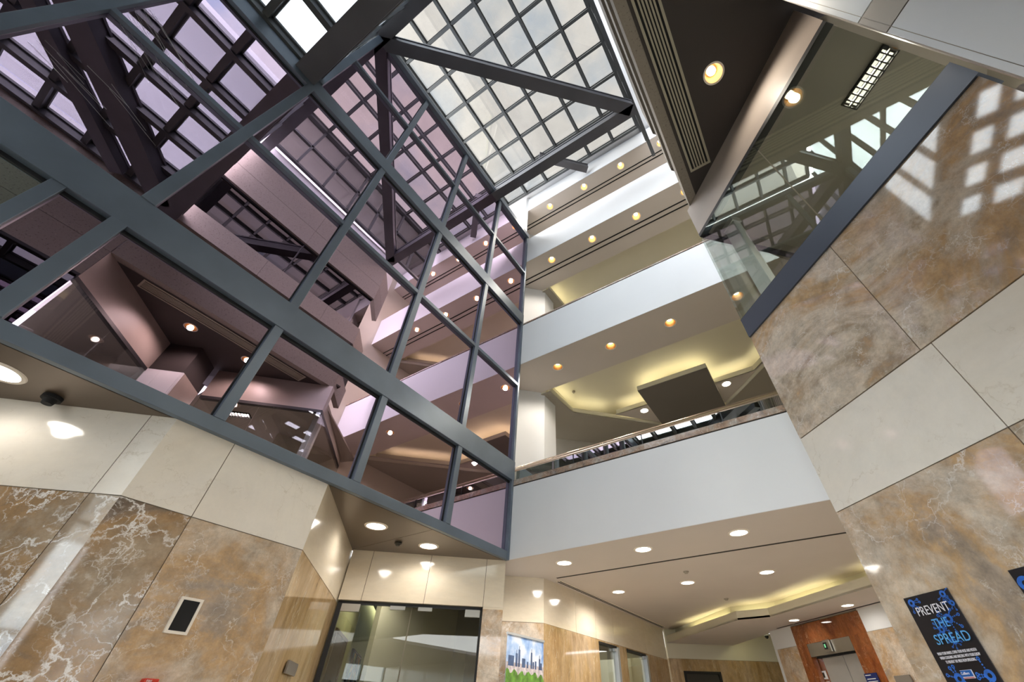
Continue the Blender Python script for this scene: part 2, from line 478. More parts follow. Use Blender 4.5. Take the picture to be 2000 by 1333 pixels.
st(build('wall_lobby_end', mb, [M['marble_gold'], M['cream']]))

# elevator wall
c0, c1 = (-.345, 2.945), (.32, 2.28)
fe = lambda x: (x+.345)/.665
mb = MB()
mb.line(c0, c1, FL, .2905, -.03, 0, .11, 0, fe(-.235))
mb.line(c0, c1, .2915, .45, -.03, 1, 0, 0, fe(-.235))
mb.line(c0, c1, FL, .2905, -.03, 0, .63, fe(.079), 1)
mb.line(c0, c1, .2915, .45, -.03, 1, 0, fe(.079), 1)
st(build('wall_lobby_elevator', mb, [M['marble'], M['white']]))
mb = MB().line((-.345, 2.945), (-.10, 3.19), FL, .45, -.02)
st(build('wall_lobby_side', mb, M['white']))

# ---- right marble wall (45 degrees) up to the parapet of the storefront
r0, r1 = (.067, .940), (.500, .507)
mb = MB()
fr = lambda x: (x-.067)/.433
slabs(mb, r0, r1, [(FL, .292, 0)], [fr(.285)], -.045)
slabs(mb, r0, r1, [(.292, .4495, 1)], [fr(.285)], -.045)
slabs(mb, r0, r1, [(.4505, .7585, 0)], [fr(.272)], -.045)
mb.line((.0685, .9415), (.5015, .5085), FL, .757, -.05, 2, 0, .002, .995)
st(build('wall_right', mb, [M['marble'], M['beige'], M['joint']]))
st(build('trim_1', MB().line((.064, .937), (.500, .501), .7585, .826, -.052), M['spandrel']))

# ---- closing walls the view only meets in reflections or deep in the lobbies
mb = MB()
mb.box(.6, .63, 1.0, 4.1, FL, 3.4)
st(build('wall_right_far', mb, M['cream']))
st(build('wall_back_far', MB().box(-2.6, .6, 3.95, 3.98, FL, .45), M['cream']))
st(build('wall_west', MB().box(-1.63, -1.6, -2.2, -.405, FL, .45), M['beige']))
mb = MB()
mb.box(-1.63, -.64, -2.23, -2.2, FL, 1.87)
mb.box(-.64, 1.6, -2.23, -2.2, 1.30, 1.87)
st(build('wall_entrance', mb, M['beige']))
st(build('wall_east', MB().box(1.6, 1.63, -2.2, .3, FL, .45), M['beige']))
st(build('ceiling_sun_blocker', MB().box(-2.0, 3.0, -5.2, -2.24, 1.33, 1.37), M['white']))  # unseen slab added outside the entrance to hold back the sun
st(build('floor_outside', MB().box(-6, 6, -9, -2.4, FL-.05, FL-.03), M['floor']))
t = thing('window_6', None, None, (.5, -2.2, FL), kind='structure')
build('glass_pane', MB().box(-.64, 1.6, -2.216, -2.214, FL, 1.30), M['entry'], t)
mb = MB()
for k in range(8): mb.box(-.65+k*.32, -.63+k*.32, -2.225, -2.2, FL, 1.3)
for z in (.30, .80, 1.28): mb.box(-.64, 1.6, -2.225, -2.2, z, z+.02)
build('window_frame', mb, M['frame'], t)
st(build('ceiling_entrance_right', MB().box(.075, 1.63, -2.23, -.62, .45, .47), M['soffit']))

# ---- lobby ceiling (level of the lowest parapet), tray and cove
ZG = .45
mb = MB()
cp = [(-1.15, 1.338), (.6, 1.338), (.6, 1.76), (-.25, 2.61), (-.47, 2.617), (-1.04, 3.25), (-1.04, 1.63), (-1.15, 1.50)]
lights_g = [(-.824, 1.475), (-.503, 1.475), (-.177, 1.475), (.149, 1.475), (-.836, 2.01), (-.508, 2.01), (-.183, 2.01), (.15, 2.01)]
mb.prism(cp, ZG, ZG+.0006)
st(build('ceiling', mb, M['soffit']))
names = ['leftmost', 'second from the left', 'third from the left', 'rightmost']
for k, (x, y) in enumerate(lights_g):
    row = 'front row along the white parapet' if k < 4 else 'second row'
    if x > .1: continue
    flat_light(x, y, ZG, 'round lobby ceiling light, %s of three in the %s' % (['leftmost', 'middle', 'rightmost'][k % 4], row), 'round lights in the lobby ceiling', 34)
t = tag(build('slot_diffuser', MB().box(-.96, .56, 1.647, 1.655, ZG-.002, ZG-.0002), M['dark_grey']), 'long dark ceiling slot running across the beige lobby ceiling', 'air slot')
mb = MB().box(-.987, -.965, 1.69, 3.02, ZG-.0035, ZG-.0005)
o = build('slot_diffuser', mb, M['ring'])
tag(o, 'white edged double slot along the lobby ceiling beside the glass doors wall', 'air slot')
build('slot_gap', MB().box(-.984, -.978, 1.695, 3.015, ZG-.0045, ZG-.0034).box(-.973, -.968, 1.695, 3.015, ZG-.0045, ZG-.0034), M['black'], o)
# lowered tray
tray = [(-1.0, 3.10), (-.43, 2.52), (-.28, 2.52), (.6, 1.64), (.6, 2.0), (-.345, 2.945), (-.345, 3.0), (-.66, 3.43)]
t = thing('ceiling_tray', 'lowered pale ceiling tray with a zigzag front edge and yellow glow above', 'ceiling tray', (-.3, 2.8, .375))
build('underside', MB().prism(tray, .375, .383), M['soffit'], t)
lip = [(-1.0, 3.10), (-.43, 2.52), (-.28, 2.52), (.6, 1.64)]
mb = MB()
for k in range(3):
    n = len(mb.v); mb.line(lip[k], lip[k+1], .3752, .412, -.012)
build('lip', mb, M['cream'], t)
bk = [(-1.0, 3.22), (-.47, 2.617), (-.25, 2.61), (.6, 1.76)]
mb = MB()
for k in range(3): mb.line(bk[k], bk[k+1], .383, .46, -.01)
build('cove_back', mb, M['cream'], t)
mb = MB()
for (a, b) in (((-.80, 2.95), (-.50, 2.615)), ((-.42, 2.575), (-.27, 2.575)), ((-.22, 2.53), (.02, 2.29)), ((.16, 2.15), (.5, 1.81))):
    mb = MB().beam((a[0], a[1], .388), (b[0], b[1], .388), .012, .006)
    build('cove_light', mb, M['cove'], t)
flat_light(-.193, 2.66, .375, 'round white light under the lowered tray, just left of the red marble', 'lights under the lobby tray', 2, .024)
flat_light(.051, 2.405, .375, 'round white light under the lowered tray, nearest the brown marble wall', 'lights under the lobby tray', 2, .024)
o = tag(build('slot_diffuser', MB().line((-.30, 2.875), (.32, 2.255), .3735, .3748, .010), M['black']), 'thin dark slot in the tray above the elevator', 'air slot')
st(build('ceiling_niche', MB().prism([(-1.0, 3.10), (-.345, 2.94), (.6, 2.0), (.6, 3.9), (-.3, 3.8)], .452, .47), M['cream']))
t = thing('niche_light', 'hidden yellow cove light in the niche behind the tray', 'cove light', (-.45, 3.3, .385))
build('cove_light', MB().beam((-.60, 3.40, .386), (-.36, 3.06, .386), .01, .006), M['cove'], t)

# detectors and camera
def puck(x, y, z, r, h, label, m, cat='smoke detector'):
    t = thing('smoke_detector', label, cat, (x, y, z))
    build('base_ring', MB().disc(x, y, z-h*.4, r, 0, 24, r, z).disc(x, y, z-h*.4, r), m, t)
    build('sensor_head', MB().disc(x, y, z-h, r*.55, 0, 24, r*.7, z-h*.4).disc(x, y, z-h, r*.55), m, t)
puck(-.461, 1.835, ZG, .011, .008, 'small white sprinkler cap near the middle of the lobby ceiling', M['taupe'], 'sprinkler')
puck(-.44, 2.413, ZG, .011, .008, 'small white sprinkler cap in the lobby ceiling just before the glowing cove', M['taupe'], 'sprinkler')
puck(-1.192, .973, .449, .012, .010, 'small dark detector in the bronze soffit between its two lights', M['dark_grey'])
puck(-1.119, .034, .449, .015, .016, 'black detector on the bronze soffit at the left edge', M['black'])
t = thing('dome_camera', 'white dome security camera with a black eye in the yellow niche', 'security camera', (-.43, 3.36, .40))
build('housing', MB().disc(-.43, 3.36, .425, .016, 0, 24, .018, .445).disc(-.43, 3.36, .405, .014, 0, 24, .016, .425).disc(-.43, 3.36, .445, .006, 0, 12, .006, .452), M['white'], t)
build('lens_dome', MB().disc(-.43, 3.36, .405, .012, 0, 20, .010, .396).disc(-.43, 3.36, .396, .010, 0, 20, .004, .390).disc(-.43, 3.36, .39, .004), M['black'], t)

# ---- bronze soffits below the mirror wall
st(build('ceiling_bronze_middle', MB().prism([(-1, .54), (-1, .942), (-1.41, .942)], .45, .458), M['bronze']))
st(build('ceiling_bronze_door', MB().prism([(-1, .9435), (-1, 1.345), (-1.41, .9435)], .45, .458), M['bronze']))
st(build('ceiling_bronze_left', MB().prism([(-1, .21), (-1, -2.2), (-1.64, -2.2), (-1.64, -.43)], .45, .458), M['bronze']))
for (x, y, l) in ((-1.134, .826, 'bright round light in the bronze soffit, farther left of the two'), (-1.13, 1.055, 'bright round light in the bronze soffit above the glass doors'),
                  (-1.105, -.044, 'round light in the bronze soffit cut by the left picture edge')):
    flat_light(x, y, .45, l, 'lights in the bronze soffits', 4 if y < .5 else 9, .030)

# ============================================================ MIRROR-GLASS CURTAIN WALL
cw = thing('window_1', None, None, (-1, 0, .45), kind='structure')
ys = [-.10, .255, .617, .985, 1.334]
zs = [.45, .76, .85, 1.28, 1.745, 1.83, 2.25, 2.72]
def pane(y0, y1, z0, z1, m='mirror'):
    build('mirror_pane', MB().box(-1.006, -1.0, y0+.002, y1-.002, z0, z1), M[m], cw)
rowsz = [(.45, .76), (.85, 1.28), (1.28, 1.745), (1.83, 2.25), (2.25, 2.71)]
for k in range(4):
    for z0, z1 in rowsz: pane(ys[k], ys[k+1], z0, z1)
yl = [-2.2, -1.6, -1.0, -.45, -.10]
for k in range(4):
    for z0, z1 in ((.85, 1.29), (1.29, 1.745)): pane(yl[k], yl[k+1], z0, z1)
pane(-.2, -.10, .45, .76); pane(-.8, -.2, .45, .76, 'mirror_green'); pane(-2.2, -.8, .45, .76)
def bar(name, x1, y0, y1, z0, z1, m='frame'):
    build(name, MB().box(-1.0, x1, y0, y1, z0, z1), M[m], cw, bevel=.004)
bar('sill_rail', -.985, -2.2, 1.336, .448, .478)
bar('gasket_shadow_line', -.998, -2.2, 1.336, .478, .482, 'frame_dark')
bar('wide_transom', -.982, -2.2, 1.336, .762, .850)
bar('gasket_shadow_line', -.997, -2.2, 1.336, .752, .762, 'frame_dark')  # dark strip painted in as the shadow under the wide transom
bar('wide_transom', -.982, -2.2, 1.336, 1.750, 1.828)
bar('gasket_shadow_line', -.997, -2.2, 1.336, 1.741, 1.750, 'frame_dark')  # shadow line below the upper transom, put in as black colour
bar('transom', -.985, -2.2, 1.336, 1.275, 1.293)
bar('transom', -.985, -.10, 1.336, 2.245, 2.263)
bar('head_rail', -.975, -.10, 1.336, 2.70, 2.745)
bar('head_rail', -.985, -2.2, -.10, 1.845, 1.872)
for y in ys[1:4]:
    bar('mullion', -.984, y-.012, y+.012, .478, .762)
    bar('mullion', -.984, y-.012, y+.012, .850, 1.750)
    bar('mullion', -.984, y-.012, y+.012, 1.828, 2.70)
    bar('gasket_shadow_line', -.998, y-.016, y+.016, .482, 2.70, 'frame_dark')
bar('mullion', -.980, -.118, -.090, .478, .762)
bar('mullion', -.980, -.118, -.090, .850, 1.750)
bar('mullion', -.975, -.118, -.088, 1.828, 2.72)
bar('mullion', -.984, -.213, -.190, .478, .762)
bar('mullion', -.984, 1.322, 1.3355, .45, 2.72)
for y in (-.45, -1.0, -1.6): bar('mullion', -.984, y-.013, y+.013, .850, 1.750)
build('backing', MB().box(-1.06, -1.01, -2.2, 1.336, .46, 1.86).box(-1.06, -1.01, -.1, 1.336, 1.86, 2.72), M['frame_dark'], cw)  # unseen dark box added behind the panes to stop light leaking in
mbc = MB().box(-1.03, -.995, -.10, 1.336, 2.745, 2.752)
build('weathered_sealant', mbc, M['coping'], cw)

# long white scratches in the dusty upper panes
mb = MB()
rs = random.Random(4)
for k in range(26):
    if k < 16: ya, za, L_, sl_ = rs.uniform(-.44, -.40), rs.uniform(1.28, 1.42), rs.uniform(.10, .20), rs.uniform(-.9, -.5)
    else: ya, za, L_, sl_ = rs.uniform(-.42, -.30), rs.uniform(1.02, 1.10), rs.uniform(.06, .14), rs.uniform(-.5, -.2)
    w_ = rs.uniform(.0003, .0007)
    mb.face([P(-.9993, ya, za), P(-.9993, ya+L_, za+L_*sl_), P(-.9993, ya+L_, za+L_*sl_+w_), P(-.9993, ya, za+w_)])
build('scratch', mb, M['white'], cw)['kind'] = 'stuff'

# ============================================================ SKYLIGHTS
def skylight(name, xs, ys_, z, m, bw=.015, bh=.03):
    t = thing(name, None, None, (xs[0], ys_[0], z), kind='structure')
    n = 0
    for i in range(len(xs)-1):
        for j in range(len(ys_)-1):
            build('glass_pane', MB().box(xs[i]+.003, xs[i+1]-.003, ys_[j]+.003, ys_[j+1]-.003, z+.010, z+.014), M[m], t)
    mb = MB()
    for x in xs: build('glazing_bar', MB().box(x-bw/2, x+bw/2, ys_[0], ys_[-1], z-bh, z+.012).box(x-bw*.8, x+bw*.8, ys_[0], ys_[-1], z-.004, z+.008), M['bars'], t)
    for y in ys_: build('purlin', MB().box(xs[0], xs[-1], y-bw/2, y+bw/2, z-bh*.8, z+.012).box(xs[0], xs[-1], y-bw*.8, y+bw*.8, z-.004, z+.008), M['bars'], t)
    return t
ZU, ZL = 3.37, 1.875
ux = [-1.39, -1.19, -.99, -.785, -.58, -.378, -.172, .033]
uy = [-.10, .062, .266, .470, .674, .878, 1.082, 1.286]
sky_u = skylight('window_3', ux, uy, ZU, 'pane_up', .016, .034)
lx = [-1.16, -.985, -.81, -.635, -.46, -.285, -.11, .072]
ly = [-2.2, -2.02, -1.84, -1.66, -1.48, -1.32, -1.155, -.99, -.825, -.66, -.5, -.335, -.17]
sky_l = skylight('window_2', lx, ly, ZL, 'pane_low', .022, .04)
# upright glazing between the low and the high roof, and the clerestory above the precast wall
t = thing('window_4', None, None, (-.5, -.1, ZL), kind='structure')
for i in range(len(ux)-1):
    for z0, z1 in ((ZL+.02, 2.35), (2.35, 2.85), (2.85, ZU)):
        build('glass_pane', MB().box(ux[i]+.003, ux[i+1]-.003, -.142, -.139, z0+.003, z1-.003), M['pane_low'], t)
    build('glazing_bar', MB().box(ux[i]-.008, ux[i]+.008, -.15, -.125, ZL, ZU), M['bars'], t)
for z in (2.35, 2.85): build('purlin', MB().box(ux[0], ux[-1], -.15, -.128, z-.008, z+.008), M['bars'], t)
t = thing('window_5', None, None, (.055, .5, 2.8), kind='structure')
for j in range(len(uy)-1):
    for z0, z1 in ((2.80, 3.08), (3.08, ZU)):
        build('glass_pane', MB().box(.058, .062, uy[j]+.003, uy[j+1]-.003, z0+.004, z1-.004), M['pane_up'], t)
    build('glazing_bar', MB().box(.042, .064, uy[j]-.008, uy[j]+.008, 2.80, ZU), M['bars'], t)
for z in (2.80, 3.08, 3.35): build('purlin', MB().box(.042, .064, -.1, 1.30, z-.010, z+.010), M['bars'], t)
st(build('trim_2', MB().box(.033, .075, -.15, 1.336, ZU-.02, ZU+.02), M['bars']))
# roof slabs around the glazing
st(build('ceiling_roof_back', MB().box(-1.6, .66, 1.30, 4.0, ZU+.004, ZU+.06), M['white']))
st(build('ceiling_roof_right', MB().box(.075, 1.63, -2.2, 1.30, ZU+.004, ZU+.06), M['white']))
st(build('ceiling_roof_low_right', MB().box(.086, 1.63, -2.23, -.15, ZL+.02, ZL+.06), M['white']))
st(build('wall_low_roof_end', MB().box(-1.16, -1.14, -2.2, -.15, ZL-.03, ZL+.02), M['stone']))

# ---- steel beams under the skylights
def sbeam(a, b, wd, h, label, group='charcoal steel beams under the skylight'):
    t = thing('steel_beam', label, 'beam', a, group)
    fl = .012
    build('web', MB().beam((a[0], a[1], a[2]+fl), (b[0], b[1], b[2]+fl), wd*.86, h-2*fl), M['steel'], t)
    build('bottom_flange', MB().beam(a, b, wd, fl), M['steel'], t)
    build('top_flange', MB().beam((a[0], a[1], a[2]+h-fl), (b[0], b[1], b[2]+h-fl), wd, fl), M['steel'], t)
    return t
sbeam((-1.0, .93, 2.68), (.05, .93, 2.68), .062, .085, 'dark steel beam running straight from the glass wall to the right wall, parallel to the white parapets')
sbeam((-.995, -.085, 2.68), (.03, .925, 2.68), .066, .085, 'dark steel beam crossing the cream skylight diagonally')
sbeam((-1.0, -.102, 2.68), (.06, -.102, 2.68), .060, .085, 'dark steel beam over the step in the roof, above the upright grey mullion')
sbeam((-1.0, -.142, 1.78), (.075, -.142, 1.78), .078, .085, 'big dark steel beam below the clear panes at the top of the picture')
sbeam((.03, -.18, 1.78), (-1.0, -1.16, 1.78), .085, .085, 'dark diagonal steel beam under the low skylight, seen in the mirror glass')
sbeam((.05, -.36, 1.80), (-.9, -1.27, 1.80), .05, .06, 'thinner dark diagonal steel beam under the low skylight, seen in the mirror glass')
sbeam((-1.0, -1.2, 1.78), (.075, -1.2, 1.78), .078, .085, 'dark steel beam at the far end of the low skylight, seen in the mirror glass')
sbeam((-.70, 1.033, 3.18), (-.425, 1.308, 3.18), .05, .06, 'short dark steel brace between the straight beam and the top parapet')

# ============================================================ BALCONIES
def parapet(z0, z1, zc, label, word, th=.04):
    t = thing('balcony_parapet', label, 'balcony', (-.2, 1.336, z0), 'white balcony parapets')
    build('white_panel', MB().box(-1.0, .6, 1.336, 1.336+th, z0+.0008, z1), M['white'], t)
    if zc > z1+.012:
        build('shadow_gap', MB().box(-1.0, .6, 1.339, 1.373, z1, z1+.005), M['frame_dark'], t)
        mb = MB()
        x = -1.0
        while x < .6:
            x2 = min(.6, x+random.uniform(.28, .36)); mb.box(x, x2-.0006, 1.334, 1.38, z1+.005, zc, 0, random.random()); x = x2
        build('marble_coping', mb, M['coping'], t)
    return t
parapet(.450, .738, .766, 'lowest and tallest white balcony parapet, a handrail and marble coping on top', 'lowest')
parapet(1.430, 1.738, 1.752, 'white balcony parapet second from the bottom, above the glowing lobby ceiling', 'second')
parapet(2.390, 2.690, 2.700, 'white balcony parapet third from the bottom, second below the skylight', 'third')
parapet(3.145, 3.350, 3.350, 'narrow white balcony parapet touching the skylight', 'top', .024)
# floors of the galleries (seen only as what closes them)
for z, n in ((.62, 'floor_gallery_first'), (1.60, 'floor_gallery_second'), (2.56, 'floor_gallery_third')):
    st(build(n, MB().box(-1.6, .6, 1.37, 3.0, z, z+.02), M['taupe']))
# gallery ceilings
deep = [(-.962, 1.611), (-.945, 1.865), (-.75, 2.055), (.082, 2.055), (.50, 1.64), (.50, 1.611)]
low = [(-1.6, 1.611), (-.962, 1.611), (-.952, 1.868), (-.535, 2.300), (-.12, 2.290), (.56, 1.611), (.6, 1.611), (.6, 3.0), (-1.6, 3.0)]
holes = lambda pts, r=.0255: [circle(x, y, r) for x, y in pts]
def gallery(z, ly_, n, rl, words, mm, slots=(), xs=(-.823, -.504, -.186, .132)):
    pts = [(x, ly_) for x in xs]
    st(build('ceiling_gallery_'+n, MB().sheet([(-1.6, 1.337), (.6, 1.337), (.6, rl), (-1.6, rl)] , holes(pts), z), M['soffit']))
    st(build('ceiling_slab_'+n, MB().box(-1.6, .6, 1.378, rl, z+.036, z+.05), M['soffit']))
    for k, (x, y) in enumerate(pts):
        can_light(x, y, z, 'recessed gold downlight %s in the %s' % (['nearest the glass wall', 'second from the glass wall', 'third from the glass wall', 'nearest the right wall'][k], words),
                  'gold downlights along the balcony soffits', mm)
    for s in slots:
        tag(build('slot_diffuser', MB().box(-1.1, .6, s, s+.008, z-.0025, z-.0003), M['black']),
            'black air slot %s in the %s' % ('nearer the parapet edge' if s == slots[0] else 'farther from the parapet edge', words), 'air slot')
gallery(1.43, 1.461, 'first', 1.611, 'soffit under the second parapet', 24)
gallery(2.39, 1.413, 'second', 1.611, 'soffit under the third parapet', 24, (1.462, 1.498))
gallery(3.14, 1.398, 'third', 1.611, 'soffit under the top parapet', 24, (1.446, 1.474))
st(build('ceiling_gallery_third_rear', MB().box(-1.6, .6, 1.612, 3.0, 3.14, 3.16), M['soffit']))
for z, n in ((1.43, 'first'), (2.39, 'second')):
    st(build('ceiling_cove_deep_'+n, MB().box(-1.15, .6, 1.55, 2.35, z+.085, z+.10), M['cream']))
    mb = MB()
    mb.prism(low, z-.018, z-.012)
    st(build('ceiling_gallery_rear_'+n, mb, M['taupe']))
    t = thing('ceiling_cove', 'faceted cream cove edge glowing over the %s gallery' % n, 'cove', (-.5, 2.0, z-.018), 'cream cove edges in the gallery ceilings')
    edge = [(-.962, 1.611), (-.952, 1.868), (-.535, 2.300)]
    mb = MB()
    for k in range(2): mb.line(edge[k], edge[k+1], z-.017, z+.016, -.012)
    mb.line((-.12, 2.290), (.56, 1.611), z-.017, z+.016, -.012)
    mb.line((-.74, 2.06), (-.5, 2.06), z+.006, z+.036, -.006)
    mb.line((-.14, 2.06), (.09, 2.06), z+.006, z+.036, -.006)
    mb.line((.09, 2.06), (.50, 1.65), z+.006, z+.036, -.006)
    build('lip', mb, M['cream'], t)
    build('middle_step', MB().prism([(-.75, 2.061), (-.52, 2.061), (-.52, 2.30), (-.535, 2.30)], z+.006, z+.010)
          .prism([(-.13, 2.061), (.09, 2.061), (.50, 1.655), (.55, 1.625), (-.12, 2.290), (-.13, 2.29)], z+.006, z+.010), M['soffit'], t)
    mb = MB()
    for a, b in (((-.985, 1.66), (-.976, 1.86)), ((-.95, 1.90), (-.80, 2.05)), ((-.70, 2.085), (-.56, 2.085)), ((-.10, 2.085), (.08, 2.085)), ((.13, 2.055), (.46, 1.72))):
        build('cove_light', MB().beam((a[0], a[1], z+.018), (b[0], b[1], z+.018), .010, .006), M['cove_warm'], t)
    st(build('trim_%d' % (5 if n == 'first' else 6), MB().box(-1.6, -.99, 1.611, 2.4, z-.012, z+.09).box(-1.0, .6, 2.34, 2.36, z-.012, z+.09), M['cream']))
# dropped square panel and its two side lights (first gallery)
t = thing('ceiling_panel', 'square dropped ceiling panel, taupe with glowing yellow edges', 'ceiling panel', (-.325, 2.07, 1.412))
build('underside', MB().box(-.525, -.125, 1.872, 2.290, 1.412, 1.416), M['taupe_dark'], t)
build('edge', MB().box(-.525, -.125, 1.872, 2.290, 1.4162, 1.446), M['cream'], t)
for bx in ((-.49, -.16, 1.90, 1.910), (-.50, -.49, 1.92, 2.2), (-.16, -.15, 1.92, 2.2)): build('cove_light', MB().box(*bx, 1.447, 1.453), M['cove_warm'], t)
flat_light(-.575, 2.115, 1.436, 'round light in the left triangle beside the square dropped panel', 'triangle lights beside the dropped panel', 10, .024)
flat_light(-.07, 2.105, 1.436, 'round light in the right triangle beside the square dropped panel', 'triangle lights beside the dropped panel', 10, .024)
puck(-.905, 1.80, 1.512, .010, .012, 'tiny pale sprinkler in the glowing cream cove', M['taupe'], 'sprinkler')
# gallery back walls
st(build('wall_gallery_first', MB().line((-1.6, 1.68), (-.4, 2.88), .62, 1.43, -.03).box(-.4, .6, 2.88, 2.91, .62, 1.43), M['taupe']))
st(build('wall_gallery_second', MB().box(-1.6, .6, 2.6, 2.63, 1.6, 2.39), M['cream']))
st(build('wall_gallery_third', MB().box(-1.6, .6, 2.6, 2.63, 2.56, 3.37), M['cream']))
st(build('wall_gallery_left', MB().box(-1.63, -1.6, 1.3, 4.0, FL, 3.4), M['cream']))
# white pillars behind the parapets
for z0, z1, zj, lb in ((.64, 1.43, .93, 'white panelled pillar standing behind the lowest parapet'), (1.62, 2.39, 1.84, 'white panelled pillar standing behind the second parapet'),
                       (2.58, 3.14, 2.75, 'white panelled pillar standing behind the third parapet')):
    t = thing('pillar', lb, 'pillar', (-1.07, 1.58, z0), 'white pillars at the gallery corner')
    pl = [(-1.13, 1.506), (-1.01, 1.626), (-1.01, 1.75), (-1.25, 1.75), (-1.25, 1.506)]
    build('lower_panel', MB().prism(pl, z0, zj-.002), M['white'], t)
    build('joint', MB().prism([(-1.128, 1.509), (-1.013, 1.626), (-1.013, 1.74), (-1.24, 1.74), (-1.24, 1.509)], zj-.003, zj+.003), M['dark_grey'], t)
    build('upper_panel', MB().prism(pl, zj+.002, z1-.001), M['white'], t)

# handrail with glass on the lowest parapet
t = thing('balustrade', 'polished handrail over low glass on the lowest balcony', 'handrail', (-.2, 1.352, .766))
mb = MB()
n = 20
for k, xx in enumerate((-1.0, .55)):
    for a in range(n): mb.v.append(P(xx, 1.356+.0095*math.cos(2*PI*a/n), .826+.0095*math.sin(2*PI*a/n)))
for a in range(n): mb.f.append([a, (a+1) % n, n+(a+1) % n, n+a]); mb.m.append(0); mb.sl.append(0.)
mb.f += [list(range(n)), list(range(n, 2*n))]; mb.m += [0, 0]; mb.sl += [0., 0.]
build('rail', mb, M['rail'], t, smooth=True)
xj = [-1.0, -.70, -.40, -.1, .2, .55]
for k in range(5):
    build('glass_panel', MB().box(xj[k]+.002, xj[k+1]-.002, 1.3545, 1.3575, .767, .822), M['rail_glass'], t)
for x in xj[1:-1]: build('post', MB().box(x-.002, x+.002, 1.353, 1.359, .767, .82), M['frame_dark'], t)

# ============================================================ RIGHT SIDE: precast wall, dark soffit, storefront bays
XF = .078
def band(name, z0, z1, m, joints=(), y0=-.155, y1=.95, x=XF):
    mb = MB()
    e = [y0]+list(joints)+[y1]
    for k in range(len(e)-1): mb.box(x, x+.035, e[k]+.0006, e[k+1]-.0006, z0, z1, 0, random.random())
    mb.line((x+.001, y1), (x+.16, y1+.16), z0, z1, .03)
    return st(build(name, mb, m))
band('wall_right_band_a', 1.457, 1.600, M['stone'])
band('wall_right_gap', 1.600, 1.820, M['frame_dark'], x=XF+.03)
band('wall_right_band_b', 1.820, 1.962, M['stone'], (.3, .7))
band('wall_right_band_c', 2.275, 2.424, M['stone'], (.4,))
band('wall_right_band_d', 2.426, 2.620, M['stone'], (.4,))
band('wall_right_band_e', 2.620, 2.800, M['white'], (.3, .62), x=XF+.012)
t = thing('window_7', None, None, (.1, .4, 1.96), kind='structure')
for a, b in ((-.155, .4), (.4, .95)): build('glass_pane', MB().box(XF+.02, XF+.026, a+.004, b-.004, 1.966, 2.272), M['dark_mirror'], t)
build('window_frame', MB().box(XF+.014, XF+.03, -.155, .95, 1.962, 1.970).box(XF+.014, XF+.03, -.155, .95, 2.266, 2.275).box(XF+.014, XF+.03, .397, .403, 1.97, 2.27), M['frame_dark'], t)
# wall beyond the step (over the low skylight side)
mb = MB()
for (z0, z1) in ((1.30, 1.455), (1.457, 1.60)):
    mb.box(XF, XF+.035, -.70, -.157, z0, z1, 0); mb.box(XF, XF+.035, -2.2, -.702, z0, z1, 0)
st(build('wall_right_low_stone', mb, M['stone']))
st(build('wall_right_low_gap', MB().box(XF+.02, XF+.04, -2.2, -.157, 1.60, 1.66), M['frame_dark']))
st(build('wall_right_low_panel', MB().box(XF, XF+.03, -2.2, -.157, 1.66, 1.78), M['white_panel']))
st(build('wall_right_low_cap', MB().box(XF, XF+.03, -2.2, -.157, 1.78, 1.875), M['stone']))
t = thing('window_8', None, None, (.08, -1.1, .45), kind='structure')
for a, b in ((-2.2, -1.45), (-1.45, -.75), (-.75, -.157)): build('glass_pane', MB().box(XF+.006, XF+.012, a+.004, b-.004, .83, 1.296), M['dark_mirror'], t)
build('spandrel', MB().box(XF, XF+.03, -2.2, -.157, .45, .83), M['spandrel'], t)
build('window_frame', MB().box(XF, XF+.012, -2.2, -.157, 1.288, 1.30), M['frame_dark'], t)

# dark soffit of the bay with grille and two lights
A_, B_, C_, D_ = (XF, -.155), (.490, .257), (.500, .507), (.067, .944)
sof = [(.105, -.125), (.505, .272), (.53, .52), (.105, .945)]
st(build('ceiling_bay', MB().sheet([(.11, -.15), (.56, .25), (.60, .50), (.11, .985)], holes([(.27, .25), (.27, .540)], .0265), 1.4555)
         .box(.10, .8, -.16, 1.0, 1.50, 1.51), M['dark_soffit']))
can_light(.27, .540, 1.4555, 'large bright downlight in the dark soffit beside the slatted grille', 'downlights in the dark soffit', 15, .027)
can_light(.27, .250, 1.4555, 'downlight in the dark soffit seen in the mirror glass', 'downlights in the dark soffit', 15, .027)
t = thing('ceiling_grille', 'long slatted beige air grille set in the dark soffit', 'air grille', (.156, .39, 1.4555))
mb = MB().box(.120, .1275, -.014, .802, 1.4525, 1.455).box(.1835, .191, -.014, .802, 1.4525, 1.455).box(.1276, .1834, -.014, -.006, 1.4525, 1.455).box(.1276, .1834, .794, .802, 1.4525, 1.455)
build('grille_frame', mb, M['grille'], t)
for k in range(5):
    x = .1345+k*.0093
    build('slat', MB().box(x, x+.0050, -.006, .794, 1.4528, 1.4548), M['grille'], t)
build('grille_back', MB().box(.1276, .1834, -.006, .794, 1.4549, 1.4553), M['black'], t)

# storefront bays: bulkhead, head frame, glass
def bay(p0, p1, th, n, wn):
    st(build('trim_%d' % n, MB().line(p0, p1, 1.285, 1.456, th*2.2), M['bulkhead']))
    t = thing(wn, None, None, (p0[0], p0[1], .826), kind='structure')
    build('window_frame', MB().line(p0, p1, 1.268, 1.285, th*1.1).line(p0, p1, .826, .832, th), M['frame_dark'], t)
    for a, b in ((0, .515), (.515, 1)):
        build('glass_pane', MB().line(p0, p1, .832, 1.268, th*.15, 0, 0, a+.003, b-.003), M['store'], t)
    return t
bay((.064, .943), (.500, .507), -.02, 3, 'window_9')
bay((.490, .257), (XF, -.155), -.02, 4, 'window_10')
st(build('trim_7', MB().line((.490, .257), (XF, -.155), .45, .826, -.03), M['spandrel']))
